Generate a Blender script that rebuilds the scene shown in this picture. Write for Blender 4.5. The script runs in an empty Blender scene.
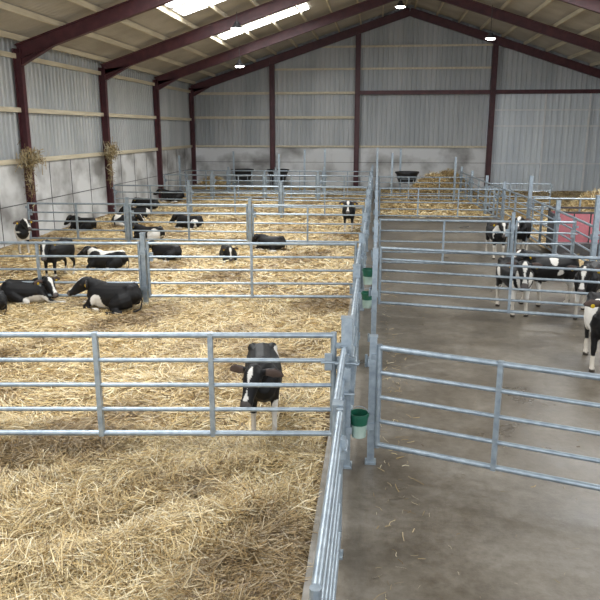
import bpy, math, random
import numpy as np
from mathutils import Vector, Matrix, noise
random.seed(7); rng=np.random.default_rng(7)
scene=bpy.context.scene
try:
    scene.view_settings.view_transform='Standard'
    scene.view_settings.look='None'
except Exception: pass
scene.view_settings.exposure=0.26

# ------------------------------------------------------------ helpers
class MB:
    def __init__(s): s.v=[];s.f=[];s.m=[];s.smooth=[]
    def add(s,vs,fs,mat=0,smooth=False):
        o=len(s.v); s.v.extend([tuple(v) for v in vs])
        for f in fs:
            s.f.append(tuple(i+o for i in f)); s.m.append(mat); s.smooth.append(smooth)
    def box(s,c,d,rot=None,mat=0):
        x,y,z=[k/2 for k in d]
        vs=[Vector(p) for p in [(-x,-y,-z),(x,-y,-z),(x,y,-z),(-x,y,-z),(-x,-y,z),(x,-y,z),(x,y,z),(-x,y,z)]]
        if rot is not None: vs=[rot@v for v in vs]
        c=Vector(c); vs=[v+c for v in vs]
        s.add(vs,[(0,3,2,1),(4,5,6,7),(0,1,5,4),(1,2,6,5),(2,3,7,6),(3,0,4,7)],mat)
    def beam(s,p0,p1,w,h,mat=0,up=(0,0,1)):
        p0=Vector(p0);p1=Vector(p1);t=(p1-p0).normalized();up=Vector(up)
        if abs(t.dot(up))>.99: up=Vector((0,1,0))
        sd=t.cross(up).normalized();u=sd.cross(t).normalized()
        R=Matrix((sd,t,u)).transposed()
        s.box((p0+p1)/2,(w,(p1-p0).length,h),R,mat)
    def tube(s,p0,p1,r,n=10,mat=0,r1=None,caps=True):
        p0=Vector(p0);p1=Vector(p1);r1=r if r1 is None else r1
        t=(p1-p0).normalized();up=Vector((0,0,1))
        if abs(t.z)>.95: up=Vector((0,1,0))
        a=t.cross(up).normalized();b=a.cross(t)
        vs=[];
        for p,rr in((p0,r),(p1,r1)):
            for i in range(n):
                an=2*math.pi*i/n; vs.append(p+a*math.cos(an)*rr+b*math.sin(an)*rr)
        s.add(vs,[(i,(i+1)%n,n+(i+1)%n,n+i) for i in range(n)],mat,True)
        if caps: s.add(vs,[tuple(range(n))[::-1],tuple(range(n,2*n))],mat)
    def lathe(s,c,prof,n=24,mat=0,mats=None):
        vs=[]
        for r,z in prof:
            for i in range(n):
                an=2*math.pi*i/n; vs.append((c[0]+r*math.cos(an),c[1]+r*math.sin(an),c[2]+z))
        for k in range(len(prof)-1):
            o=k*n; m=mats[k] if mats else mat
            s.add(vs[o:o+2*n],[(i,(i+1)%n,n+(i+1)%n,n+i) for i in range(n)],m,True)
    def obj(s,name,mats,loc=(0,0,0),rotz=0,parent=None):
        me=bpy.data.meshes.new(name); me.from_pydata(s.v,[],s.f)
        for m in mats: me.materials.append(m)
        me.polygons.foreach_set('material_index',s.m)
        me.polygons.foreach_set('use_smooth',s.smooth)
        me.update()
        ob=bpy.data.objects.new(name,me); scene.collection.objects.link(ob)
        ob.location=loc; ob.rotation_euler=(0,0,rotz)
        if parent: ob.parent=parent
        return ob

def newmat(name):
    m=bpy.data.materials.new(name); m.use_nodes=True
    nt=m.node_tree; b=nt.nodes['Principled BSDF']; return m,nt,b
def N(nt,t,**k):
    n=nt.nodes.new(t)
    for a,v in k.items():
        if a in n.inputs: n.inputs[a].default_value=v
        else: setattr(n,a,v)
    return n
def ramp(nt,fac,stops):
    r=nt.nodes.new('ShaderNodeValToRGB'); e=r.color_ramp.elements
    e[0].position=stops[0][0]; e[0].color=(*stops[0][1],1)
    e[1].position=stops[-1][0]; e[1].color=(*stops[-1][1],1)
    for p,c in stops[1:-1]:
        x=e.new(p); x.color=(*c,1)
    nt.links.new(fac,r.inputs[0]); return r
def noisy(name,c1,c2,scale=3,rough=.6,metal=0,bump=0,detail=6,stretch=(1,1,1),coord='Object',lo=.35,hi=.65,rough2=None):
    m,nt,b=newmat(name)
    tc=N(nt,'ShaderNodeTexCoord'); mp=N(nt,'ShaderNodeMapping'); mp.inputs['Scale'].default_value=stretch
    nt.links.new(tc.outputs[coord],mp.inputs[0])
    n=N(nt,'ShaderNodeTexNoise'); n.inputs['Scale'].default_value=scale; n.inputs['Detail'].default_value=detail
    nt.links.new(mp.outputs[0],n.inputs['Vector'])
    r=ramp(nt,n.outputs['Fac'],[(lo,c1),(hi,c2)])
    nt.links.new(r.outputs[0],b.inputs['Base Color'])
    b.inputs['Roughness'].default_value=rough; b.inputs['Metallic'].default_value=metal
    if rough2 is not None:
        mr=N(nt,'ShaderNodeMapRange'); mr.inputs['To Min'].default_value=rough; mr.inputs['To Max'].default_value=rough2
        nt.links.new(n.outputs['Fac'],mr.inputs[0]); nt.links.new(mr.outputs[0],b.inputs['Roughness'])
    if bump:
        bp=N(nt,'ShaderNodeBump'); bp.inputs['Strength'].default_value=bump; bp.inputs['Distance'].default_value=.02
        nt.links.new(n.outputs['Fac'],bp.inputs['Height']); nt.links.new(bp.outputs[0],b.inputs['Normal'])
    return m
M_galv=noisy('galvanised_steel',(.24,.29,.34),(.38,.44,.49),14,.38,.55,lo=.3,hi=.7)
M_red=noisy('red_oxide_steel',(.055,.012,.018),(.085,.022,.028),4,.5,0)
M_sheet=noisy('wall_sheeting',(.34,.36,.375),(.45,.465,.475),1.3,.5,.1,stretch=(1,1,.15))
M_door=noisy('door_sheeting',(.58,.63,.68),(.68,.73,.77),1.3,.5,.1,stretch=(1,1,.15))
M_roof=noisy('fibre_cement_roof',(.36,.33,.285),(.46,.43,.38),.9,.8,0)
M_conc=noisy('concrete_panel',(.24,.235,.23),(.66,.67,.68),.7,.85,0,.3,10,stretch=(1,1,1.2),lo=.33,hi=.56)
M_kerb=noisy('kerb_concrete',(.18,.16,.13),(.34,.32,.29),3,.85,0,.3,8)
M_timber=noisy('purlin_timber',(.52,.46,.34),(.66,.60,.46),3,.7,0,stretch=(4,.3,4))
M_black=noisy('black_rubber',(.012,.012,.014),(.03,.03,.033),6,.5)
M_dark=noisy('dark_steel',(.03,.03,.035),(.06,.06,.065),6,.5)
M_redplastic=noisy('red_feeder_cover',(.17,.008,.02),(.24,.012,.03),3,.5)
M_green=noisy('green_plastic',(.008,.09,.055),(.015,.14,.08),5,.4)
M_pale=noisy('pale_green_plastic',(.30,.42,.36),(.42,.52,.46),5,.4)
M_white=noisy('white_plastic',(.7,.72,.74),(.8,.81,.82),5,.4)
def emis(name,c,s):
    m,nt,b=newmat(name); b.inputs['Base Color'].default_value=(*c,1)
    b.inputs['Emission Color'].default_value=(*c,1); b.inputs['Emission Strength'].default_value=s; return m
M_sky=emis('rooflight_sheet',(.95,.98,1.0),14.0)
M_lamp=emis('lamp_glass',(1,.98,.92),25)

# ------------------------------------------------------------ terrain
XL,XR,YB,YF=-10.1,13.0,38.0,-4.0
def hstraw(x,y):
    x=np.asarray(x,float);y=np.asarray(y,float)
    amp=np.clip((7.5-y)/3.5,0.18,1.0)
    h=.055*np.sin(1.9*x+.6*y)+.05*np.sin(1.3*y-1.1*x+1)+.035*np.sin(3.7*x+2.1*y+2)+.03*np.sin(4.9*y-2.7*x)+.022*np.sin(9*x+3*y)+.022*np.sin(8*y-5*x)+.012*np.sin(17*x-9*y)
    return .08+h*amp*.95-.06*np.exp(-((x+1.2)**2/.8+(y-6.9)**2/.5))
def edge(x):
    return np.clip((-.34-np.asarray(x,float))/.5,0,1)
def H(x,y): return .012+hstraw(x,y)*(.35+.65*edge(x))
def grid(x0,x1,y0,y1,nx,ny,f):
    xs=np.linspace(x0,x1,nx);ys=np.linspace(y0,y1,ny)
    X,Y=np.meshgrid(xs,ys);Z=f(X,Y)
    v=np.stack([X,Y,Z],-1).reshape(-1,3)
    i=np.arange(nx*ny).reshape(ny,nx)
    f_=np.stack([i[:-1,:-1],i[:-1,1:],i[1:,1:],i[1:,:-1]],-1).reshape(-1,4)
    return v,f_
def npmesh(name,v,f,mat,col=None,smooth=False):
    me=bpy.data.meshes.new(name); n=len(v);k=f.shape[1]
    me.vertices.add(n); me.vertices.foreach_set('co',v.astype(np.float32).ravel())
    me.loops.add(f.size); me.loops.foreach_set('vertex_index',f.astype(np.int32).ravel())
    me.polygons.add(len(f)); me.polygons.foreach_set('loop_start',(np.arange(len(f))*k).astype(np.int32))
    me.polygons.foreach_set('use_smooth',np.full(len(f),smooth))
    me.update(calc_edges=True); me.materials.append(mat)
    if col is not None:
        a=me.color_attributes.new('Col','FLOAT_COLOR','POINT'); a.data.foreach_set('color',col.astype(np.float32).ravel())
    ob=bpy.data.objects.new(name,me); scene.collection.objects.link(ob); return ob

def straw_ground_mat():
    m,nt,b=newmat('straw_ground')
    tc=N(nt,'ShaderNodeTexCoord'); outs=[]
    for k,a in enumerate((.3,1.25,2.3)):
        mp=N(nt,'ShaderNodeMapping'); mp.inputs['Rotation'].default_value=(0,0,a); mp.inputs['Scale'].default_value=(4,38,4)
        n=N(nt,'ShaderNodeTexNoise'); n.inputs['Scale'].default_value=1.3; n.inputs['Detail'].default_value=5;n.inputs['Distortion'].default_value=.6
        nt.links.new(tc.outputs['Object'],mp.inputs[0]); nt.links.new(mp.outputs[0],n.inputs['Vector']); outs.append(n.outputs['Fac'])
    mx=N(nt,'ShaderNodeMath',operation='MAXIMUM'); nt.links.new(outs[0],mx.inputs[0]); nt.links.new(outs[1],mx.inputs[1])
    m2=N(nt,'ShaderNodeMath',operation='MAXIMUM'); nt.links.new(mx.outputs[0],m2.inputs[0]); nt.links.new(outs[2],m2.inputs[1])
    r=ramp(nt,m2.outputs[0],[(.45,(.11,.07,.03)),(.56,(.35,.25,.125)),(.70,(.66,.53,.31))])
    n=N(nt,'ShaderNodeTexNoise'); n.inputs['Scale'].default_value=.8; n.inputs['Detail'].default_value=4
    nt.links.new(tc.outputs['Object'],n.inputs['Vector'])
    r2=ramp(nt,n.outputs['Fac'],[(.35,(.55,.48,.40)),(.6,(1,1,1))])
    mix=N(nt,'ShaderNodeMix',data_type='RGBA',blend_type='MULTIPLY'); mix.inputs[0].default_value=1
    nt.links.new(r.outputs[0],mix.inputs[6]); nt.links.new(r2.outputs[0],mix.inputs[7])
    nt.links.new(mix.outputs[2],b.inputs['Base Color']); b.inputs['Roughness'].default_value=.8
    bp=N(nt,'ShaderNodeBump'); bp.inputs['Strength'].default_value=.7; bp.inputs['Distance'].default_value=.03
    nt.links.new(m2.outputs[0],bp.inputs['Height']); nt.links.new(bp.outputs[0],b.inputs['Normal'])
    return m
M_sg=straw_ground_mat()
m,nt,b=newmat('straw_strand'); at=N(nt,'ShaderNodeAttribute'); at.attribute_name='Col'
nt.links.new(at.outputs['Color'],b.inputs['Base Color']); b.inputs['Roughness'].default_value=.42
M_strand=m

def strands(name,xs,ys,zs,L,W,pitch=.22,bright=1.0,dirt=True,lift=.05):
    n=len(xs)
    yaw=rng.uniform(0,2*np.pi,n)
    if dirt:
        yaw=2.2*np.sin(1.1*xs+.7*ys)+1.6*np.sin(2.3*ys-1.7*xs)+rng.normal(0,.75,n)
    pt=rng.normal(0,pitch,n)
    L=L*rng.uniform(.5,1.3,n); W=W*rng.uniform(.6,1.3,n)
    bend=rng.normal(0,.25,n)
    d1=np.stack([np.cos(yaw-bend)*np.cos(pt),np.sin(yaw-bend)*np.cos(pt),np.sin(pt)],-1)
    p2=pt-np.abs(rng.normal(0,.2,n))
    d2=np.stack([np.cos(yaw+bend)*np.cos(p2),np.sin(yaw+bend)*np.cos(p2),np.sin(p2)],-1)
    c=np.stack([xs,ys,zs+rng.uniform(0,lift,n)],-1)
    side=np.stack([-np.sin(yaw),np.cos(yaw),rng.normal(0,.5,n)],-1)*W[:,None]/2
    a=c-d1*L[:,None]/2;e=c+d2*L[:,None]/2
    v=np.stack([a-side,a+side,c-side,c+side,e-side,e+side],1).reshape(-1,3)
    o=np.arange(n)[:,None]*6
    f=np.concatenate([o+np.array([[0,1,3,2]]),o+np.array([[2,3,5,4]])],0)
    pal=np.array([(.62,.455,.215),(.76,.61,.34),(.85,.75,.52),(.46,.32,.14),(.22,.14,.06),(.68,.53,.28)])
    w=np.array([.25,.24,.16,.15,.08,.12])
    col=pal[rng.choice(6,n,p=w)]*rng.uniform(.8,1.12,(n,1))
    if dirt:
        g=np.sin(1.7*xs+.4*ys+1)*np.sin(1.2*ys-.5*xs+2)+.5*np.sin(3.1*xs-2.2*ys)+.35*np.sin(6.3*xs+1.4*ys)*np.sin(5.1*ys-2*xs)
        k=1-.5*np.clip(g-.05,0,1)
        col=col*np.stack([k,k**1.15,k**1.3],-1)
    col=np.clip(col*bright,0,.95)
    col=np.concatenate([col,np.ones((n,1))],1)
    return npmesh(name,v,f,M_strand,np.repeat(col,6,0))

KX=-.42
v,f=grid(XL,KX,-3.0,YB,240,500,H); npmesh('straw_bed',v,f,M_sg,smooth=True)
def zone(n,x0,x1,y0,y1,L,W,bright=1,name='loose_straw',fn=H,**k):
    xs=rng.uniform(x0,x1,n);ys=rng.uniform(y0,y1,n)
    return strands(name,xs,ys,fn(xs,ys),L,W,bright=bright,**k)
zone(95000,-4.6,KX-.08,1.6,6.6,.24,.0048,.9,pitch=.28,lift=.07)
zone(60000,-8,KX-.08,6.4,12.5,.25,.008,1.08,lift=.04)
zone(45000,XL+.3,KX-.1,12.3,22,.32,.013,1.1,lift=.03)
zone(30000,XL+.3,KX-.1,22,YB-.3,.4,.02,1.06,lift=.03)
def tufts(n,x0,x1,y0,y1):
    cx=rng.uniform(x0,x1,n);cy=rng.uniform(y0,y1,n); X=[];Y=[];Z=[]
    for a,b_ in zip(cx,cy):
        k=110; r=rng.uniform(.08,.22); xs=rng.normal(a,r,k);ys=rng.normal(b_,r*.7,k)
        h=.12*np.exp(-((xs-a)**2+(ys-b_)**2)/(r*r))*rng.uniform(.3,1,k)
        X.append(xs);Y.append(ys);Z.append(h)
    X=np.concatenate(X);Y=np.concatenate(Y);Z=np.concatenate(Z); X=np.minimum(X,KX-.1)
    strands('straw_tufts',X,Y,H(X,Y)+Z,.24,.005,pitch=.45,bright=1.0,lift=.04)
tufts(190,-4.2,-.8,2.2,6.0)

# ------------------------------------------------------------ concrete floor
m,nt,b=newmat('yard_concrete')
tc=N(nt,'ShaderNodeTexCoord')
n1=N(nt,'ShaderNodeTexNoise'); n1.inputs['Scale'].default_value=.9;n1.inputs['Detail'].default_value=8;n1.inputs['Roughness'].default_value=.6
n2=N(nt,'ShaderNodeTexNoise'); n2.inputs['Scale'].default_value=9;n2.inputs['Detail'].default_value=8;n2.inputs['Roughness'].default_value=.7
for q in(n1,n2): nt.links.new(tc.outputs['Object'],q.inputs['Vector'])
r1=ramp(nt,n1.outputs['Fac'],[(.3,(.085,.07,.052)),(.5,(.145,.125,.098)),(.7,(.205,.185,.155))])
r2=ramp(nt,n2.outputs['Fac'],[(.3,(.55,.50,.43)),(.62,(1,1,1))])
mx=N(nt,'ShaderNodeMix',data_type='RGBA',blend_type='MULTIPLY'); mx.inputs[0].default_value=.85
nt.links.new(r1.outputs[0],mx.inputs[6]);nt.links.new(r2.outputs[0],mx.inputs[7]);nt.links.new(mx.outputs[2],b.inputs['Base Color'])
mr=N(nt,'ShaderNodeMapRange'); mr.inputs['From Min'].default_value=.3;mr.inputs['From Max'].default_value=.7;mr.inputs['To Min'].default_value=.24;mr.inputs['To Max'].default_value=.52
nt.links.new(n1.outputs['Fac'],mr.inputs[0]);nt.links.new(mr.outputs[0],b.inputs['Roughness'])
bp=N(nt,'ShaderNodeBump');bp.inputs['Strength'].default_value=.35;bp.inputs['Distance'].default_value=.01
nt.links.new(n2.outputs['Fac'],bp.inputs['Height']);nt.links.new(bp.outputs[0],b.inputs['Normal'])
M_floor=m
q=MB(); q.box(((XL+XR)/2,(YB+YF)/2,-.1),(XR-XL+.6,YB-YF+.6,.2)); q.obj('floor',[M_floor])
zf=lambda x,y: np.full(np.shape(x),.004)
def clust(n,cx,cy,sx,sy,L,W,name='scattered_straw',bright=.95,**k):
    xs=rng.normal(cx,sx,n);ys=rng.normal(cy,sy,n); ok=(xs>.02)&(xs<XR-.2)&(ys<YB-.2)
    xs,ys=xs[ok],ys[ok]; return strands(name,xs,ys,zf(xs,ys),L,W,bright=bright,pitch=.05,dirt=False,lift=.008,**k)
clust(45,.6,4.6,.5,1.0,.05,.003,bright=.5)
clust(130,2.5,5.5,2.2,3.0,.05,.004,bright=.38)
clust(350,1.5,14,2.5,6,.08,.007,bright=.5)
clust(260,.25,9,.13,4,.12,.006,bright=.65)
q=MB(); q.box((-.38,16.9,.06),(.10,34.6,.14)); q.obj('concrete_kerb',[M_kerb])
def H2(x,y): return .01+.12*np.clip((y-27.5)/3,0,1)*(1+.3*np.sin(x*2+y))
v,f=grid(.1,4.3,27,YB-.05,60,80,H2); npmesh('straw_bed_rear',v,f,M_sg,smooth=True)
v,f=grid(4.6,XR-.1,14,YB-.05,60,80,lambda x,y:.06+.03*np.sin(2*x+y)); npmesh('straw_bed_side',v,f,M_sg,smooth=True)
xs=rng.uniform(.1,4.3,9000);ys=rng.uniform(26.3,YB-.3,9000); strands('loose_straw',xs,ys,H2(xs,ys),.4,.022,bright=1.05,dirt=False,lift=.03)
xs=rng.uniform(4.8,XR-.3,12000);ys=rng.uniform(14,YB-.3,12000); strands('loose_straw',xs,ys,.08+0*xs,.4,.02,bright=1.0,dirt=False,lift=.03)

def pile(name,cx,cy,r,h,n,z0=0,L=.4,W=.02):
    mb_n=28; 
    v,f=grid(-1,1,-1,1,mb_n,mb_n,lambda x,y:0*x)
    rr=np.sqrt(v[:,0]**2+v[:,1]**2)
    v[:,2]=z0-.05+h*np.clip(1-rr**1.6,0,1)*(1+.15*np.sin(5*v[:,0]+3)*np.cos(4*v[:,1]))
    v[:,0]=cx+v[:,0]*r;v[:,1]=cy+v[:,1]*r
    base=npmesh(name,v,f,M_sg,smooth=True)
    a=rng.uniform(0,2*np.pi,n);q_=np.sqrt(rng.uniform(0,1,n))*.98
    z=z0-.05+h*np.clip(1-q_**1.6,0,1)
    s=strands(name+'_strands',cx+r*q_*np.cos(a),cy+r*q_*np.sin(a),z,L,W,pitch=.5,bright=1.02,dirt=False,lift=.08)
    s.parent=base
pile('straw_pile',2.6,32.8,1.3,1.1,4500,.1)
pile('straw_pile',3.6,35.8,1.3,1.1,3500,.1)
pile('straw_pile',8.3,27,1.3,.9,3500,.05)
pile('straw_pile',-8.5,35.8,1.1,.7,2500,.1)

# ------------------------------------------------------------ shell
RX,RZ,EZ=1.45,9.13,5.4
def roofz(x): return EZ+(RZ-EZ)*(x-XL)/(RX-XL) if x<RX else RZ-(RZ-EZ)*(x-RX)/(XR-RX)
CH=2.26
def corr_profile(L,pitch=.25,d=.035):
    us=[];n=int(L/pitch)
    for i in range(n):
        for a,z in((0,0),(.32,0),(.44,d),(.68,d),(.80,0)): us.append(((i+a)*pitch,z))
    us.append((L,0)); return us
def corr_wall(name,axis,base,a0,a1,z0,ztop,mat,sign=1,pitch=.25,over=.32):
    q=MB(); pr=corr_profile(a1-a0,pitch)
    for k,(u,d) in enumerate(pr):
        c=a0+u
        for z in (z0,ztop(c)+over):
            q.v.append((c,base+sign*d,z) if axis=='x' else (base+sign*d,c,z))
    for k in range(len(pr)-1):
        q.f.append((2*k,2*k+2,2*k+3,2*k+1));q.m.append(0);q.smooth.append(False)
    return q.obj(name,[mat])
q=MB()
cols=[XL,-5.64,-1.12,5.81]
for i in range(3):
    a,b_=cols[i],cols[i+1]
    q.box(((a+b_)/2,YB+.12,CH/2),(b_-a-.02,.2,CH))
for i in range(3):
    for z in (.75,1.5): q.box(((cols[i]+cols[i+1])/2,YB+.018,z),(cols[i+1]-cols[i]-.02,.01,.02),mat=1)
wb=q.obj('wall_back',[M_conc,M_dark])
s=corr_wall('sheeting','x',YB+.1,XL-.15,5.81,CH,roofz,M_sheet,-1); s.parent=wb
s=corr_wall('door_1','x',YB-.02,5.95,XR-.3,.05,lambda x:5.05,M_door,-1,.3,0)
s2=corr_wall('sheeting_gable','x',YB+.1,5.81,XR+.15,4.9,roofz,M_sheet,-1); s2.parent=wb
q=MB()
q.box((9.4,YB-.12,5.12),(7.0,.1,.16))
for z in(1.5,3.4,4.2): q.beam((5.95,YB-.1,z),(12.7,YB-.1,z),.06,.07)
for x in(8.5,10.7): q.beam((x,YB-.1,.05),(x,YB-.1,5.05),.09,.07)
t=q.obj('door_frame',[M_white]); t.parent=s
fy=[.8,7.0,13.1,19.3,25.4,31.65,37.9]
q=MB()
ys_=[YF]+fy
for a,b_ in zip(ys_[:-1],ys_[1:]):
    q.box((XL-.12,(a+b_)/2,CH/2-.0),(.2,b_-a-.03,CH))
    q.box((XL-.016,(a+b_)/2,1.13),(.01,b_-a-.03,.02),mat=1)
    for f_ in(.25,.5,.75): q.box((XL-.016,a+(b_-a)*f_,CH/2),(.01,.025,CH-.02),mat=1)
wl=q.obj('wall_left',[M_conc,M_dark])
s=corr_wall('sheeting','y',XL-.1,YF,YB+.1,CH,lambda c:EZ,M_sheet,1); s.parent=wl
q=MB()
for a,b_ in zip(ys_[:-1],ys_[1:]): q.box((XR+.12,(a+b_)/2,CH/2),(.2,b_-a-.03,CH))
wr=q.obj('wall_right',[M_conc]); s=corr_wall('sheeting','y',XR+.1,YF,YB+.1,CH,lambda c:EZ,M_sheet,-1); s.parent=wr
q=MB()
for z in(2.34,3.75,5.2):
    q.beam((XL,YF,z),(XL,YB,z),.07,.13); q.beam((XR,YF,z),(XR,YB,z),.07,.13)
q.obj('cladding_rail',[M_timber])
q=MB()
for z in(3.85,5.1): q.beam((XL,YB-.05,z),(-1.12,YB-.05,z),.06,.13)
q.beam((XL,YB-.05,2.34),(5.8,YB-.05,2.34),.06,.1)
q.beam((-5.6,YB-.05,6.3),(5.8,YB-.05,6.3),.05,.10)
q.beam((-3.4,YB-.05,7.4),(6,YB-.05,7.4),.05,.10)
q.obj('gable_rail',[M_timber])
def roof_slope(x0,x1,name):
    us=[]; L=YB+.3-YF; n=int(L/.22)
    for i in range(n*4+1):
        us.append((YF+i*.055, .028*math.sin(2*math.pi*i/4)))
    vs=[]
    for y,d in us:
        for x in(x0,x1): vs.append((x,y,roofz(x)+.28+d))
    fs=[(2*i,2*i+1,2*i+3,2*i+2) for i in range(len(us)-1)]
    q=MB(); q.add(vs,fs,0,True); return q.obj(name,[M_roof])
c=roof_slope(XL-.3,RX,'ceiling'); c2=roof_slope(RX,XR+.3,'ceiling_right'); c2.parent=c
q=MB()
nP=10
for i in range(nP+1):
    x=XL+.25+(RX-XL-.5)*i/nP; z=roofz(x)+.17; q.beam((x,YF,z),(x,YB,z),.06,.15)
    x=XR-.25-(XR-RX-.5)*i/nP; z=roofz(x)+.17; q.beam((x,YF,z),(x,YB,z),.06,.15)
q.obj('roof_purlin',[M_timber])
k=0
for i in range(len(fy)-1):
    yc=(fy[i]+fy[i+1])/2
    for sx in(-1,1):
        if (sx<0 and i==5) or (sx>0 and i>3): continue
        q=MB()
        xa,xb=(-6.4,-2.9) if sx<0 else (RX+ (RX+2.9), RX+(RX+6.4))
        for dy in(-.9,.6):
            za,zb=roofz(xa)+.262,roofz(xb)+.262
            q.add([(xa,yc+dy-.6,za-.03),(xb,yc+dy-.6,zb-.03),(xb,yc+dy+.6,zb-.03),(xa,yc+dy+.6,za-.03)],[(0,1,2,3)])
        k+=1; q.obj('window_%d'%k,[M_sky])
def ibeam(q,p0,p1,d=.5,w=.2,depthaxis=None):
    p0=Vector(p0);p1=Vector(p1);t=(p1-p0).normalized();y=Vector((0,1,0));u=t.cross(y).normalized()
    if u.z<0 or (abs(u.z)<.01 and u.x<0): u=-u
    R=Matrix((y,t,u)).transposed(); L=(p1-p0).length; c=(p0+p1)/2
    q.box(c,(.02,L,d),R); q.box(c+u*d/2,(w,L,.025),R); q.box(c-u*d/2,(w,L,.025),R)
for y in fy:
    q=MB()
    yy=min(y,YB-.22)
    ibeam(q,(XL+.08,yy,0),(XL+.08,yy,EZ),.20,.18)
    ibeam(q,(XR-.08,yy,0),(XR-.08,yy,EZ),.20,.18)
    cz=lambda x:roofz(x)-.12
    ibeam(q,(XL+.1,yy,cz(XL+.1)),(RX,yy,cz(RX)),.36,.18)
    ibeam(q,(XR-.1,yy,cz(XR-.1)),(RX,yy,cz(RX)),.36,.18)
    for s_,x in((1,XL+.18),(-1,XR-.18)):
        x2=x+s_*1.0
        q.add([(x,yy-.01,EZ-.45),(x,yy-.01,cz(x)),(x2,yy-.01,cz(x2)-.18),(x,yy+.01,EZ-.45),(x,yy+.01,cz(x)),(x2,yy+.01,cz(x2)-.18)],[(0,1,2),(3,5,4),(0,2,5,3),(0,3,4,1)])
        q.beam((x,yy,EZ-.45),(x2,yy,cz(x2)-.18),.18,.025)
    q.obj('portal_frame',[M_red])
q=MB()
for x,w in((-5.64,.2),(-1.12,.24),(5.81,.24)):
    ibeam(q,(x,YB-.2,0),(x,YB-.2,roofz(x)-.2),.24,w)
q.beam((-1.12,YB-.15,5.1),(13,YB-.15,5.1),.12,.2)
q.obj('gable_post',[M_red])

# ------------------------------------------------------------ fences
def gate(p0,p1,top=1.2,bot=.25,n=5,bars=(.33,.67),z0=0.0,name='steel_gate',rt=.027,hinge=True):
    p0=Vector((p0[0],p0[1],0));p1=Vector((p1[0],p1[1],0));L=(p1-p0).length;t=(p1-p0).normalized()
    q=MB()
    for i in range(n):
        z=bot+(top-bot)*i/(n-1); r=rt if i in(0,n-1) else rt*.78
        q.tube((0,0,z),(L,0,z),r)
    for x in(.0,L): q.tube((x,0,bot-.03),(x,0,top+.03),rt*1.05)
    for b_ in bars: q.box((L*b_,-.0,(top+bot)/2),(.045,.062,top-bot+.05))
    if hinge:
        for z in(bot+.12,top-.1):
            q.box((-.04,0,z),(.07,.03,.06)); q.box((L+.04,0,z),(.07,.03,.05))
        q.tube((L-.12,-.05,top-.25),(L+.07,-.05,top-.25),.012); q.box((L-.05,-.03,top-.25),(.07,.04,.16))
    return q.obj(name,[M_galv],(p0.x,p0.y,z0),math.atan2(t.y,t.x))
def post(x,y,h=1.45,w=.09,z0=0,name='fence_post',plates=True,foot=.04):
    q=MB(); q.box((0,0,h/2),(w,w,h)); q.box((0,0,h+.006),(w+.012,w+.012,.012))
    q.box((0,0,.01),(w+foot,w+foot,.02))
    if plates:
        for z in(.4,1.05): q.box((0,0,z),(w+.03,w+.03,.07)); q.tube((-w/2-.03,0,z-.05),(-w/2-.03,0,z+.07),.014)
    return q.obj(name,[M_galv],(x,y,z0))
XD=-.24; XD2=.01
gate((-4.7,5.72),(-.36,6.17),1.34,.35,bars=(.24,.488,.735)); gate((-9.6,5.3),(-4.9,5.70),1.34,.35,bars=(.33,.67)); post(-4.8,5.71)
def row(y0,yl,segs,top=1.22,bot=.25):
    xs=segs
    f=lambda x: y0+(yl-y0)*(x-XD)/(XL-XD)
    for a,b_ in zip(xs[:-1],xs[1:]):
        gate((a-.08,f(a)),(b_+.08,f(b_)),top,bot,bars=(.5,)); 
    for a in xs[1:-1]:
        post(a,f(a),1.4,.08)
row(12.25,11.4,[XD-.02,-4.15,-8.0,XL+.3])
row(18.6,18.3,[XD-.02,-3.4,-6.8,XL+.4])
row(24.8,24.8,[XD-.02,-3.4,-6.8,XL+.4])
row(31.0,31.0,[XD-.02,-2.6,-5.0,-7.4,XL+.4])
row(34.5,34.5,[XD-.02,-2.6,-5.0,-7.4,XL+.4])
pts=[-.6,2.55,4.72,6.2,9.3,12.3,15.4,18.6,21.7,24.8,27.9,31.0,34.4,37.6]
for i,(a,b_) in enumerate(zip(pts[:-1],pts[1:])):
    xo=XD+ (.02 if i%2 else -.02)
    gate((xo,a+.08),(xo,b_-.08),1.22,.25,bars=(.5,) if b_-a>2.5 else ())
for y in pts[3:]: 
    post(XD,y,1.5 if y<7 else 1.4,.1)
for y in pts[2:3]: post(XD,y,1.25,.07,plates=False)
pts2=[6.3,9.2,12.2,15.3,18.5,21.6,24.7,27.8,30.9,34.4]
for i,(a,b_) in enumerate(zip(pts2[:-1],pts2[1:])):
    if i%2==1 : gate((XD2,a+.08),(XD2,b_-.08),1.25,.25,bars=(.5,))
for i,y in enumerate(pts2): post(XD2,y,1.65 if i else 1.3,.07)
q=MB(); q.box((0,0,.98),(.16,.05,.34)); q.box((.0,-.06,1.0),(.06,.04,.40)); q.box((.02,.1,.75),(.12,.03,.22))
q.box((0.0,-.16,1.0),(.10,.03,.2)); q.tube((-.1,-.05,1.1),(.12,-.05,1.1),.014)
for z in(.82,1.12): q.tube((-.07,-.09,z),(.09,-.09,z),.012)
q.obj('gate_latch',[M_galv],(XD,6.11,0))
gate((.07,6.25),(3.9,4.95),1.21,.22,bars=(.275,.62))
gate((.10,12.0),(4.45,11.2),1.2,.22,n=6,bars=(.5,)); 
gate((.10,15.9),(3.0,15.9),1.2,.22,n=5,bars=(.5,)); gate((3.15,15.9),(4.42,15.9),1.2,.22,bars=())
post(3.07,15.9,1.4,.07)
gate((.12,24.7),(4.2,24.7),1.2,.25,bars=(.33,.67)); gate((.12,30.9),(4.0,30.9),1.2,.25,bars=(.33,.67))
pr=[(4.6,8.6),(4.55,11.2),(4.5,14.7),(4.5,17.8),(4.48,21),(4.3,24.2),(4.2,27.4),(4.06,30.6),(4.0,34)]
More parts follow.
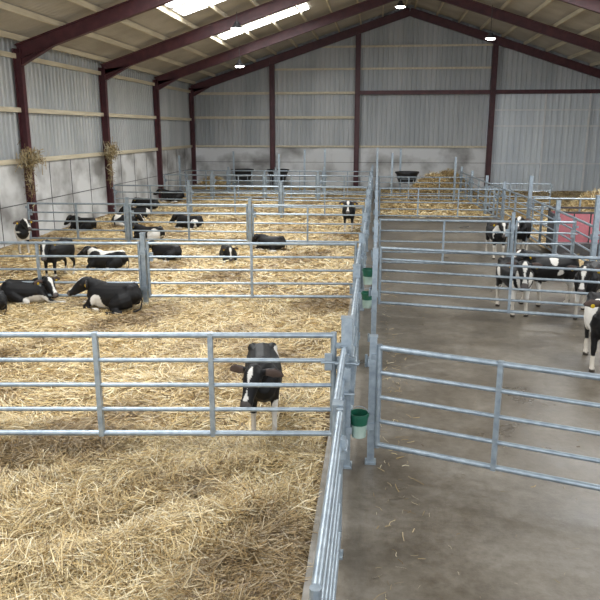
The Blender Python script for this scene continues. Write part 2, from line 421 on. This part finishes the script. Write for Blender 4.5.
for i in range(len(pr)-1):
    a,b_=Vector(pr[i]),Vector(pr[i+1]); t=(b_-a).normalized()*.08
    if i not in (0,1): gate(a+t,b_-t,1.25,.2,n=5,bars=(.5,))
for i,p in enumerate(pr): post(p[0],p[1],1.9 if i in(2,4) else 1.5,.1)
gate((4.62,14.7),(8.6,14.7),1.25,.25); gate((4.6,21),(8.6,21),1.25,.25); gate((4.35,27.4),(6.6,27.4),1.2,.25); gate((10.0,27.4),(12.6,27.4),1.2,.25)
for x,y,h in((-4.4,31.4,2.1),(-3.6,34.9,2.2),(-2.7,36.4,2.2),(-.0,34.8,2.3),(.7,33,2.1),(1.2,36.8,2.2),(-7.2,34.9,2.1),(-9,31.4,2.0),(3.4,31.2,2.0)):
    post(x,y,h,.09,.05,plates=False)

# ------------------------------------------------------------ buckets, troughs, feeder, lamps
def bucket(x,y,z,s=1.0):
    q=MB(); q.lathe((0,0,0),[(0,0),(.095,0),(.11,.18),(.125,.30),(.135,.30),(.135,.34),(.118,.34),(.09,.02),(0,.02)],28,mats=[1,1,0,0,0,0,0,1])
    for i in range(12):
        a0=math.pi*i/12;a1=math.pi*(i+1)/12
        q.tube((.13*math.cos(a0),0,.31+.12*math.sin(a0)),(.13*math.cos(a1),0,.31+.12*math.sin(a1)),.005,6,mat=2)
    q.box((-.12,0,.27),(.04,.06,.05),mat=2)
    q.v=[(a*s,b*s,c*s) for a,b,c in q.v]
    return q.obj('feed_bucket',[M_green,M_pale,M_galv],(x,y,z))
bucket(-.11,6.25,.3,.72); bucket(-.11,12.0,.55,.8); bucket(-.11,11.7,.2,.8)
def trough(x,y,z):
    q=MB(); q.lathe((0,0,0),[(0,.5),(.40,.5),(.55,.98),(.6,.98),(.6,1.06),(.53,1.06),(.40,.55),(0,.55)],28,mat=0)
    for i in range(4):
        a=math.pi/4+i*math.pi/2; q.tube((.45*math.cos(a),.45*math.sin(a),0),(.45*math.cos(a),.45*math.sin(a),.8),.025,mat=1)
    for i in range(24):
        a=2*math.pi*i/24;b_=2*math.pi*(i+1)/24; q.tube((.48*math.cos(a),.48*math.sin(a),.72),(.48*math.cos(b_),.48*math.sin(b_),.72),.018,6,mat=1)
    return q.obj('water_trough',[M_black,M_galv],(x,y,z))
trough(-7.1,36.7,.12);trough(-5.2,36.7,.12);trough(1.5,35.4,.12)
q=MB()
q.add([(-.75,-.5,.34),(.75,-.5,.34),(.75,.3,.98),(-.75,.3,.98),(-.75,-.46,.30),(.75,-.46,.30),(.75,.34,.94),(-.75,.34,.94)],[(0,1,2,3),(7,6,5,4),(0,4,5,1),(1,5,6,2),(2,6,7,3),(3,7,4,0)],0)
q.box((0,.55,.62),(1.5,.45,.74),mat=0)
q.box((0,-.6,.2),(1.6,.28,.3),mat=1)
for x in(-.78,.78):
    q.box((x,.1,.55),(.05,1.3,.9),mat=1)
    for y in(-.5,.7): q.tube((x,y,0),(x,y,1.1),.03,mat=1)
q.beam((-.78,-.5,1.1),(.78,-.5,1.1),.05,.05,1); q.beam((-.78,.7,1.1),(.78,.7,1.1),.05,.05,1)
for x in(-.4,0,.4): q.tube((x,-.5,.3),(x,-.5,1.1),.018,mat=1)
q.obj('creep_feeder',[M_redplastic,M_dark],(5.42,18.6,.07),-.05)
def lamp(x,y,z,zt):
    q=MB(); q.tube((0,0,.12),(0,0,zt-z),.012,mat=0); q.lathe((0,0,0),[(0,.16),(.07,.15),(.09,.08),(.2,-.06),(.21,-.06),(.21,-.09)],20,mat=0)
    q.lathe((0,0,0),[(.2,-.085),(.14,-.13),(0,-.15)],20,mat=1)
    q.obj('hanging_lamp',[M_dark,M_lamp],(x,y,z))
for x,y,z in((-6.1,31.3,6.0),(4.57,31.3,7.0),(.8,31.3,8.3),(-4.96,25.1,6.7),(4.6,19,7.0),(-5,18.9,6.6)):
    lamp(x,y,z,roofz(x)+.1)

def hay(name,x,y,z,n,s):
    xs=rng.normal(x,s[0],n);ys=rng.normal(y,s[1],n);zs=rng.normal(z,s[2],n)
    xs=np.clip(xs,XL+.22,None)
    strands(name,xs,ys,zs,.3,.016,pitch=.9,bright=.55,dirt=False)
hay('hay_tuft',XL+.3,25.2,2.42,420,(.06,.26,.13)); hay('hay_tuft',XL+.3,19.1,2.36,420,(.06,.32,.13)); hay('hay_tuft',XL+.28,25.1,1.75,90,(.04,.09,.32)); hay('hay_tuft',XL+.28,19.0,1.7,90,(.04,.09,.32))

# ------------------------------------------------------------ calves
m,nt,b=newmat('calf_coat'); at=N(nt,'ShaderNodeAttribute'); at.attribute_name='Col'
nt.links.new(at.outputs['Color'],b.inputs['Base Color']); b.inputs['Roughness'].default_value=.55
b.inputs['Specular IOR Level'].default_value=.28
tc=N(nt,'ShaderNodeTexCoord'); n_=N(nt,'ShaderNodeTexNoise'); n_.inputs['Scale'].default_value=70
nt.links.new(tc.outputs['Object'],n_.inputs['Vector']); bp=N(nt,'ShaderNodeBump'); bp.inputs['Strength'].default_value=.25; bp.inputs['Distance'].default_value=.006
nt.links.new(n_.outputs['Fac'],bp.inputs['Height']); nt.links.new(bp.outputs[0],b.inputs['Normal'])
M_coat=m
def loft(q,ch,n=12,tf=None,mats=0):
    P=[Vector(c[:3]) for c in ch]; prev=None; vs=[]
    for i,c in enumerate(ch):
        t=(P[min(i+1,len(P)-1)]-P[max(i-1,0)]).normalized()
        sd=Vector((0,0,1)).cross(t)
        if abs(t.z)>.8 or sd.length<.3: 
            y=Vector((0,1,0)); sd=y-t*y.dot(t)
        sd.normalize()
        if prev is not None and sd.dot(prev)<0: sd=-sd
        prev=sd; up=t.cross(sd)
        for k in range(n):
            a=2*math.pi*k/n; p=P[i]+sd*math.cos(a)*c[3]+up*math.sin(a)*c[4]
            vs.append(tf(p) if tf else p)
    m_=len(ch); fs=[]
    for i in range(m_-1):
        for k in range(n): fs.append((i*n+k,i*n+(k+1)%n,(i+1)*n+(k+1)%n,(i+1)*n+k))
    fs.append(tuple(range(n))[::-1]); fs.append(tuple(range((m_-1)*n,m_*n)))
    q.add(vs,fs,0)
BLK=(.007,.0065,.007);WHT=(.66,.63,.58)
def make_calf(loc,heading,pose='stand',scale=1.0,yaw=0,pitch=0,legw=.3,thr=.35,seed=0,blaze=True,vox=.018,step=0,extra=None,tag=True,bellyw=False,hw=.0,hpf=.5):
    q=MB(); lying=pose=='lie'; dz=-.42 if lying else -.03
    HO=Vector((-.10,0,-.06)) if not lying else Vector((-.10,0,-.11))
    B=Vector((.30,0,.78+dz))
    def tfn(w): 
        Rm=Matrix.Rotation(yaw*w,3,'Z')@Matrix.Rotation(pitch*w*.6,3,'Y')
        return lambda p:B+Rm@(p-B)
    head_poll=Vector((.58,0,1.03+dz))+HO
    hp=Matrix.Rotation(pitch*hpf,3,'Y')
    R1=Matrix.Rotation(yaw,3,'Z')@Matrix.Rotation(pitch*.6,3,'Y')
    HS=1.06
    def th(p): 
        p=Vector((p[0],p[1],p[2]-dz))-Vector((.58,0,1.03))
        p=head_poll+hp@Vector((p.x*HS,p.y*HS*1.08,p.z*HS)); return B+R1@(p-B)
    lw=1.2 if lying else 1.08
    T=[(-.52,0,.77,.05,.07),(-.49,0,.755,.12,.13),(-.41,0,.735,.17,.19),(-.28,0,.705,.188,.21),(-.12,0,.68,.198,.225),(.05,0,.665,.20,.235),(.20,0,.665,.19,.24),(.32,0,.685,.165,.23),(.41,0,.71,.13,.19),(.47,0,.735,.08,.12)]
    loft(q,[(a,b_,c+dz,d*lw,e) for a,b_,c,d,e in T],16)
    for s_ in(-1,1):
        loft(q,[(-.45,s_*.09,.84+dz,.04,.05),(-.37,s_*.12,.85+dz,.06,.07),(-.24,s_*.09,.83+dz,.04,.05)],8)
        loft(q,[(.30,s_*.06,.89+dz,.03,.05),(.32,s_*.13,.76+dz,.06,.13),(.30,s_*.14,.62+dz,.05,.10)],10)
    nk=[(.22,.76,.12,.19),(.32,.82,.11,.175),(.41,.89,.098,.15),(.50,.965,.085,.125),(.56,1.01,.075,.10)]
    nn=12; vs=[]; e1=Vector((.56,0,1.01))+HO
    tdir=(e1-Vector((.22,0,.76))).normalized(); sd=Vector((0,1,0)); up=tdir.cross(sd)
    for i,c in enumerate(nk):
        w=[0,.25,.55,.85,1][i]; tf=tfn(w); f_=i/4
        for k in range(nn):
            a=2*math.pi*k/nn; p=Vector((c[0],0,c[1]+dz))+HO*f_+sd*math.cos(a)*c[2]+up*math.sin(a)*c[3]; vs.append(tf(p))
    fs=[(i*nn+k,i*nn+(k+1)%nn,(i+1)*nn+(k+1)%nn,(i+1)*nn+k) for i in range(4) for k in range(nn)]
    fs+= [tuple(range(nn))[::-1],tuple(range(4*nn,5*nn))]; q.add(vs,fs)
    hd=[(.53,0,1.045,.05,.055),(.56,0,1.05,.08,.085),(.62,0,1.035,.09,.10),(.68,0,1.0,.085,.095),(.75,0,.955,.066,.078),(.82,0,.915,.056,.062),(.875,0,.885,.060,.058),(.915,0,.862,.055,.050),(.932,0,.85,.036,.034)]
    loft(q,[(a,b_,c+dz,d,e) for a,b_,c,d,e in hd],14,th)
    loft(q,[(.60,0,.96+dz,.06,.06),(.72,0,.90+dz,.045,.04),(.84,0,.845+dz,.04,.028)],10,th)
    for s_ in(-1,1):
        loft(q,[(.575,s_*.07,1.045+dz,.022,.03),(.565,s_*.12,1.045+dz,.022,.05),(.555,s_*.18,1.035+dz,.018,.064),(.545,s_*.235,1.015+dz,.016,.045),(.54,s_*.265,.995+dz,.013,.015)],8,th)
    if not lying:
        for s_,o in((-1,step),(1,-step)):
            def f(x,z): return x+o*(1-z/.62)*.5
            ch=[(.31,.10,.70,.06,.12),(.31,.115,.56,.06,.095),(.29,.117,.45,.05,.062),(.30,.115,.36,.038,.046),(.305,.115,.31,.040,.044),(.30,.115,.265,.032,.035),(.30,.115,.19,.027,.029),(.30,.115,.12,.032,.034),(.312,.115,.08,.029,.033),(.325,.115,.045,.038,.045),(.335,.115,.0,.041,.053)]
            loft(q,[(f(a,c),s_*b_,c,d,e) for a,b_,c,d,e in ch],10)
            o2=-o
            def g(x,z): return x+o2*(1-z/.62)*.5
            ch=[(-.38,.09,.74,.07,.14),(-.36,.105,.64,.082,.155),(-.33,.125,.54,.07,.125),(-.35,.127,.46,.054,.088),(-.40,.125,.39,.038,.058),(-.45,.12,.33,.031,.046),(-.45,.117,.285,.029,.039),(-.44,.115,.21,.027,.031),(-.43,.115,.125,.032,.036),(-.415,.115,.08,.029,.033),(-.40,.115,.045,.038,.045),(-.39,.115,0,.041,.053)]
            loft(q,[(g(a,c),s_*b_,c,d,e) for a,b_,c,d,e in ch],10)
        loft(q,[(-.50,0,.81,.022,.022),(-.545,0,.77,.022,.022),(-.565,0,.65,.019,.019),(-.565,.01,.52,.018,.018),(-.56,.015,.44,.026,.026),(-.555,.015,.37,.03,.03),(-.55,.015,.30,.014,.014)],8)
    else:
        for s_ in(-1,1):
            loft(q,[(.26,s_*.15,.25,.07,.10),(.36,s_*.19,.16,.06,.075),(.44,s_*.20,.085,.045,.05),(.49,s_*.20,.06,.042,.045)],10)
            if s_>0: loft(q,[(.49,s_*.205,.06,.04,.038),(.40,s_*.23,.045,.03,.03),(.30,s_*.24,.035,.028,.028),(.22,s_*.24,.035,.034,.034),(.17,s_*.24,.03,.03,.028)],8)
            else: loft(q,[(.48,s_*.20,.06,.04,.038),(.57,s_*.21,.045,.03,.03),(.66,s_*.21,.035,.03,.03),(.73,s_*.21,.035,.034,.034),(.77,s_*.21,.03,.03,.03)],8)
        loft(q,[(-.40,.12,.24,.11,.16),(-.26,.21,.20,.11,.15),(-.13,.26,.14,.08,.10),(-.07,.27,.09,.05,.06)],12)
        loft(q,[(-.09,.28,.07,.048,.052),(-.22,.32,.055,.038,.042),(-.34,.35,.05,.034,.037)],8)
        loft(q,[(-.34,.35,.05,.035,.037),(-.24,.38,.035,.028,.028),(-.12,.41,.03,.027,.027),(-.05,.42,.03,.035,.032)],8)
        loft(q,[(-.40,-.12,.22,.10,.14),(-.26,-.18,.18,.09,.13),(-.12,-.22,.11,.07,.08),(-.02,-.23,.07,.045,.05),(.06,-.22,.045,.032,.032)],12)
        loft(q,[(-.50,0,.38,.022,.022),(-.55,.01,.32,.022,.022),(-.58,.03,.18,.019,.019),(-.58,.10,.06,.02,.02),(-.52,.18,.035,.028,.026),(-.45,.22,.03,.02,.02)],8)
    me=bpy.data.meshes.new('tmp'); me.from_pydata(q.v,[],q.f); ob=bpy.data.objects.new('tmp',me); scene.collection.objects.link(ob)
    md=ob.modifiers.new('r','REMESH'); md.mode='VOXEL'; md.voxel_size=vox
    sm=ob.modifiers.new('s','SMOOTH'); sm.iterations=4 if vox<.016 else 2; sm.factor=.5
    dg=bpy.context.evaluated_depsgraph_get(); me2=bpy.data.meshes.new_from_object(ob.evaluated_get(dg))
    bpy.data.objects.remove(ob)
    co=[v.co.copy() for v in me2.vertices]; faces=[tuple(p.vertices) for p in me2.polygons]
    nrm=[v.normal.copy() for v in me2.vertices]
    R1i=R1.inverted();hpi=hp.inverted()
    def unhead(p):
        p=R1i@(p-B)+B; p=hpi@(p-head_poll); return Vector((p.x/HS+.58,p.y/HS/1.08,p.z/HS+1.03))
    cols=[]; off=Vector((seed*7.3,seed*3.1,seed*1.7))
    for p,nv0 in zip(co,nrm):
        w=0; h=unhead(p)
        ishead=h.x>.56 and .76<h.z<1.2 and abs(h.y)<.16 and (p-B).length>.2 and p.x>.3
        nv=noise.noise(Vector((p.x*1.7,p.y*1.2,p.z*1.5))+off)+.18*noise.noise(p*6+off)
        if ishead or ((p-B).length>.22 and p.x>.38):
            if blaze and ishead and abs(h.y)<(.024 if hw==0 else hw)+.012*math.sin(h.x*30) and h.x>.60 and h.z>.84+ (0.92-h.x)*.25: w=1
        elif nv>thr: w=1
        if not lying:
            if p.z<legw+.04*math.sin(p.x*20+seed) : w=1
            if bellyw and p.z<.52 and abs(p.x)<.3: w=1
            if p.x<-.52 and p.z<.46: w=1
        else:
            if (abs(p.y)>.2 and p.z<.07 and legw>.1): w=1
            if p.x>.54 and p.z<.085: w=1
        c=WHT if w else BLK
        if ishead and h.x>.895: c=(.09,.075,.07) 
        ear=abs(h.y)>.11 and .93<h.z<1.11 and .5<h.x<.6 and p.x>.2
        if ear:
            nl=hpi@(R1i@nv0); c=(.10,.07,.06) if nl.x>.45 else (.016,.013,.012)
        if (not lying) and p.z<.04: c=(.05,.04,.03)
        elif not lying and w and p.z<.3: c=(.52,.47,.40)
        if extra:
            for cc,r,col in extra:
                if ((p.x-cc[0])/r[0])**2+((p.y-cc[1])/r[1])**2+((p.z-cc[2])/r[2])**2+.6*noise.noise(p*5+off)<1: c=col
        cols.append((*c,1))
    q2=MB(); c2=[]
    def blob(c,r,col,tf):
        nu,nv_=8,6; vs=[]
        for i in range(nv_+1):
            for k in range(nu):
                a=math.pi*i/nv_;b_=2*math.pi*k/nu; vs.append(tf(Vector((c[0]+r[0]*math.sin(a)*math.cos(b_),c[1]+r[1]*math.sin(a)*math.sin(b_),c[2]+r[2]*math.cos(a)))))
        q2.add(vs,[(i*nu+k,i*nu+(k+1)%nu,(i+1)*nu+(k+1)%nu,(i+1)*nu+k) for i in range(nv_) for k in range(nu)],0,True); c2.extend([(*col,1)]*len(vs))
    for s_ in(-1,1):
        blob((.675,s_*.082,1.015+dz),(.018,.012,.016),(.03,.02,.012),th)
        blob((.925,s_*.026,.867+dz),(.010,.008,.010),(.004,.004,.004),th)
        if tag: blob((.578,s_*.175,1.01+dz),(.008,.022,.028),(.62,.42,.03),th)
    n0=len(co); co=co+[Vector(v) for v in q2.v]; faces=faces+[tuple(i+n0 for i in f_) for f_ in q2.f]; cols+=c2
    mf=bpy.data.meshes.new('calf'); mf.from_pydata([tuple(c*scale) for c in co],[],faces); mf.materials.append(M_coat)
    mf.polygons.foreach_set('use_smooth',[True]*len(faces))
    a=mf.color_attributes.new('Col','FLOAT_COLOR','POINT'); a.data.foreach_set('color',np.array(cols,np.float32).ravel())
    o=bpy.data.objects.new('calf',mf); scene.collection.objects.link(o)
    z=loc[2] if len(loc)>2 else (float(H(loc[0],loc[1])) if loc[0]<KX else .0)
    o.location=(loc[0],loc[1],z); o.rotation_euler=(0,0,heading)
    bpy.data.meshes.remove(me); return o
D=math.radians
W_=WHT
make_calf((-1.17,7.0),D(-80),'stand',.96,yaw=D(-22),pitch=D(46),hpf=-.15,legw=.26,thr=.8,seed=1,vox=.0115,blaze=True,hw=.012,extra=[((-.36,.16,.72),(.20,.12,.14),W_),((.30,.14,.28),(.1,.06,.18),W_)],tag=False)
make_calf((-4.6,11.5),D(172),'lie',.98,yaw=D(20),pitch=D(5),thr=.7,seed=2,legw=.0,vox=.015)
make_calf((-6.35,11.8),D(15),'lie',.9,yaw=D(-50),pitch=D(15),thr=.6,seed=3,vox=.018,extra=[((.2,-.2,.08),(.3,.12,.12),W_)])
make_calf((-6.75,10.9),D(175),'lie',.88,yaw=D(30),thr=.6,seed=4,vox=.02)
make_calf((-6.74,13.9),D(-100),'stand',.92,yaw=D(20),pitch=D(25),thr=.6,seed=5,legw=.2,vox=.02)
make_calf((-6.1,15.0),D(185),'lie',.88,yaw=D(-20),thr=.3,seed=6,vox=.02)
make_calf((-5.1,16.3),D(160),'lie',.8,yaw=D(30),thr=.5,seed=7,vox=.02)
make_calf((-9.1,16.9),D(-60),'stand',.9,yaw=D(20),thr=.4,seed=8,vox=.022)
make_calf((-9.2,20.9),D(170),'lie',.85,thr=.5,seed=9,vox=.025,pitch=D(15))
make_calf((-8.3,22.2),D(10),'lie',.8,thr=.5,seed=10,vox=.025,pitch=D(20))
make_calf((-6.5,19.2),D(175),'lie',.88,thr=.22,seed=11,vox=.022,yaw=D(15))
make_calf((-8.5,23.9),D(200),'lie',.85,thr=.45,seed=12,vox=.025,pitch=D(15))
make_calf((-9.1,26.9),D(180),'lie',.9,thr=.6,seed=13,vox=.025,pitch=D(20))
make_calf((-6.0,21.8),D(170),'lie',.88,thr=.3,seed=14,vox=.025,pitch=D(15))
make_calf((-3.6,16.5),D(-70),'lie',.72,thr=.5,seed=16,vox=.022,pitch=D(30))
make_calf((-2.75,18.0),D(165),'lie',.78,thr=.6,seed=17,vox=.022,pitch=D(25))
make_calf((-.85,21.9),D(-90),'stand',1.0,pitch=D(15),thr=.5,seed=18,vox=.022)
make_calf((-9.0,30.0),D(180),'lie',1.0,thr=.4,seed=19,vox=.03)
make_calf((3.1,18.1,0),D(-85),'stand',1.0,thr=.2,seed=23,vox=.02,pitch=D(15),legw=.4)
make_calf((3.85,18.7,0),D(-110),'stand',1.0,thr=.3,seed=24,vox=.02,legw=.4)
make_calf((2.5,12.45,0),D(-80),'stand',1.06,thr=.25,seed=25,vox=.016,pitch=D(22),yaw=D(-15),legw=.4,extra=[((.45,0,.70),(.14,.16,.2),W_)])
make_calf((3.25,13.1,0),D(200),'stand',1.08,thr=.5,seed=26,vox=.018,pitch=D(20),legw=.42,step=.2)
make_calf((3.75,12.3,0),D(-115),'stand',1.05,thr=.4,seed=27,vox=.018,pitch=D(30),legw=.4)
make_calf((3.16,9.6,0),D(-100),'stand',1.08,thr=.6,seed=28,vox=.016,pitch=D(15),legw=.2,extra=[((.2,-.18,.75),(.16,.1,.2),W_)])

# ------------------------------------------------------------ lights
w=bpy.data.worlds.new('overcast'); scene.world=w; w.use_nodes=True
bg=w.node_tree.nodes['Background']; bg.inputs[0].default_value=(.90,.95,1,1); bg.inputs[1].default_value=2.2
# ------------------------------------------------------------ camera
cam=bpy.data.cameras.new('camera'); co=bpy.data.objects.new('camera',cam); scene.collection.objects.link(co)
cam.sensor_width=36; cam.lens=690/600*36; cam.clip_start=.05
co.location=(0,0,3.2); th_=math.atan(.2464); ps=math.atan(.1098)
co.rotation_euler=(math.pi/2-th_,0,ps)
scene.camera=co
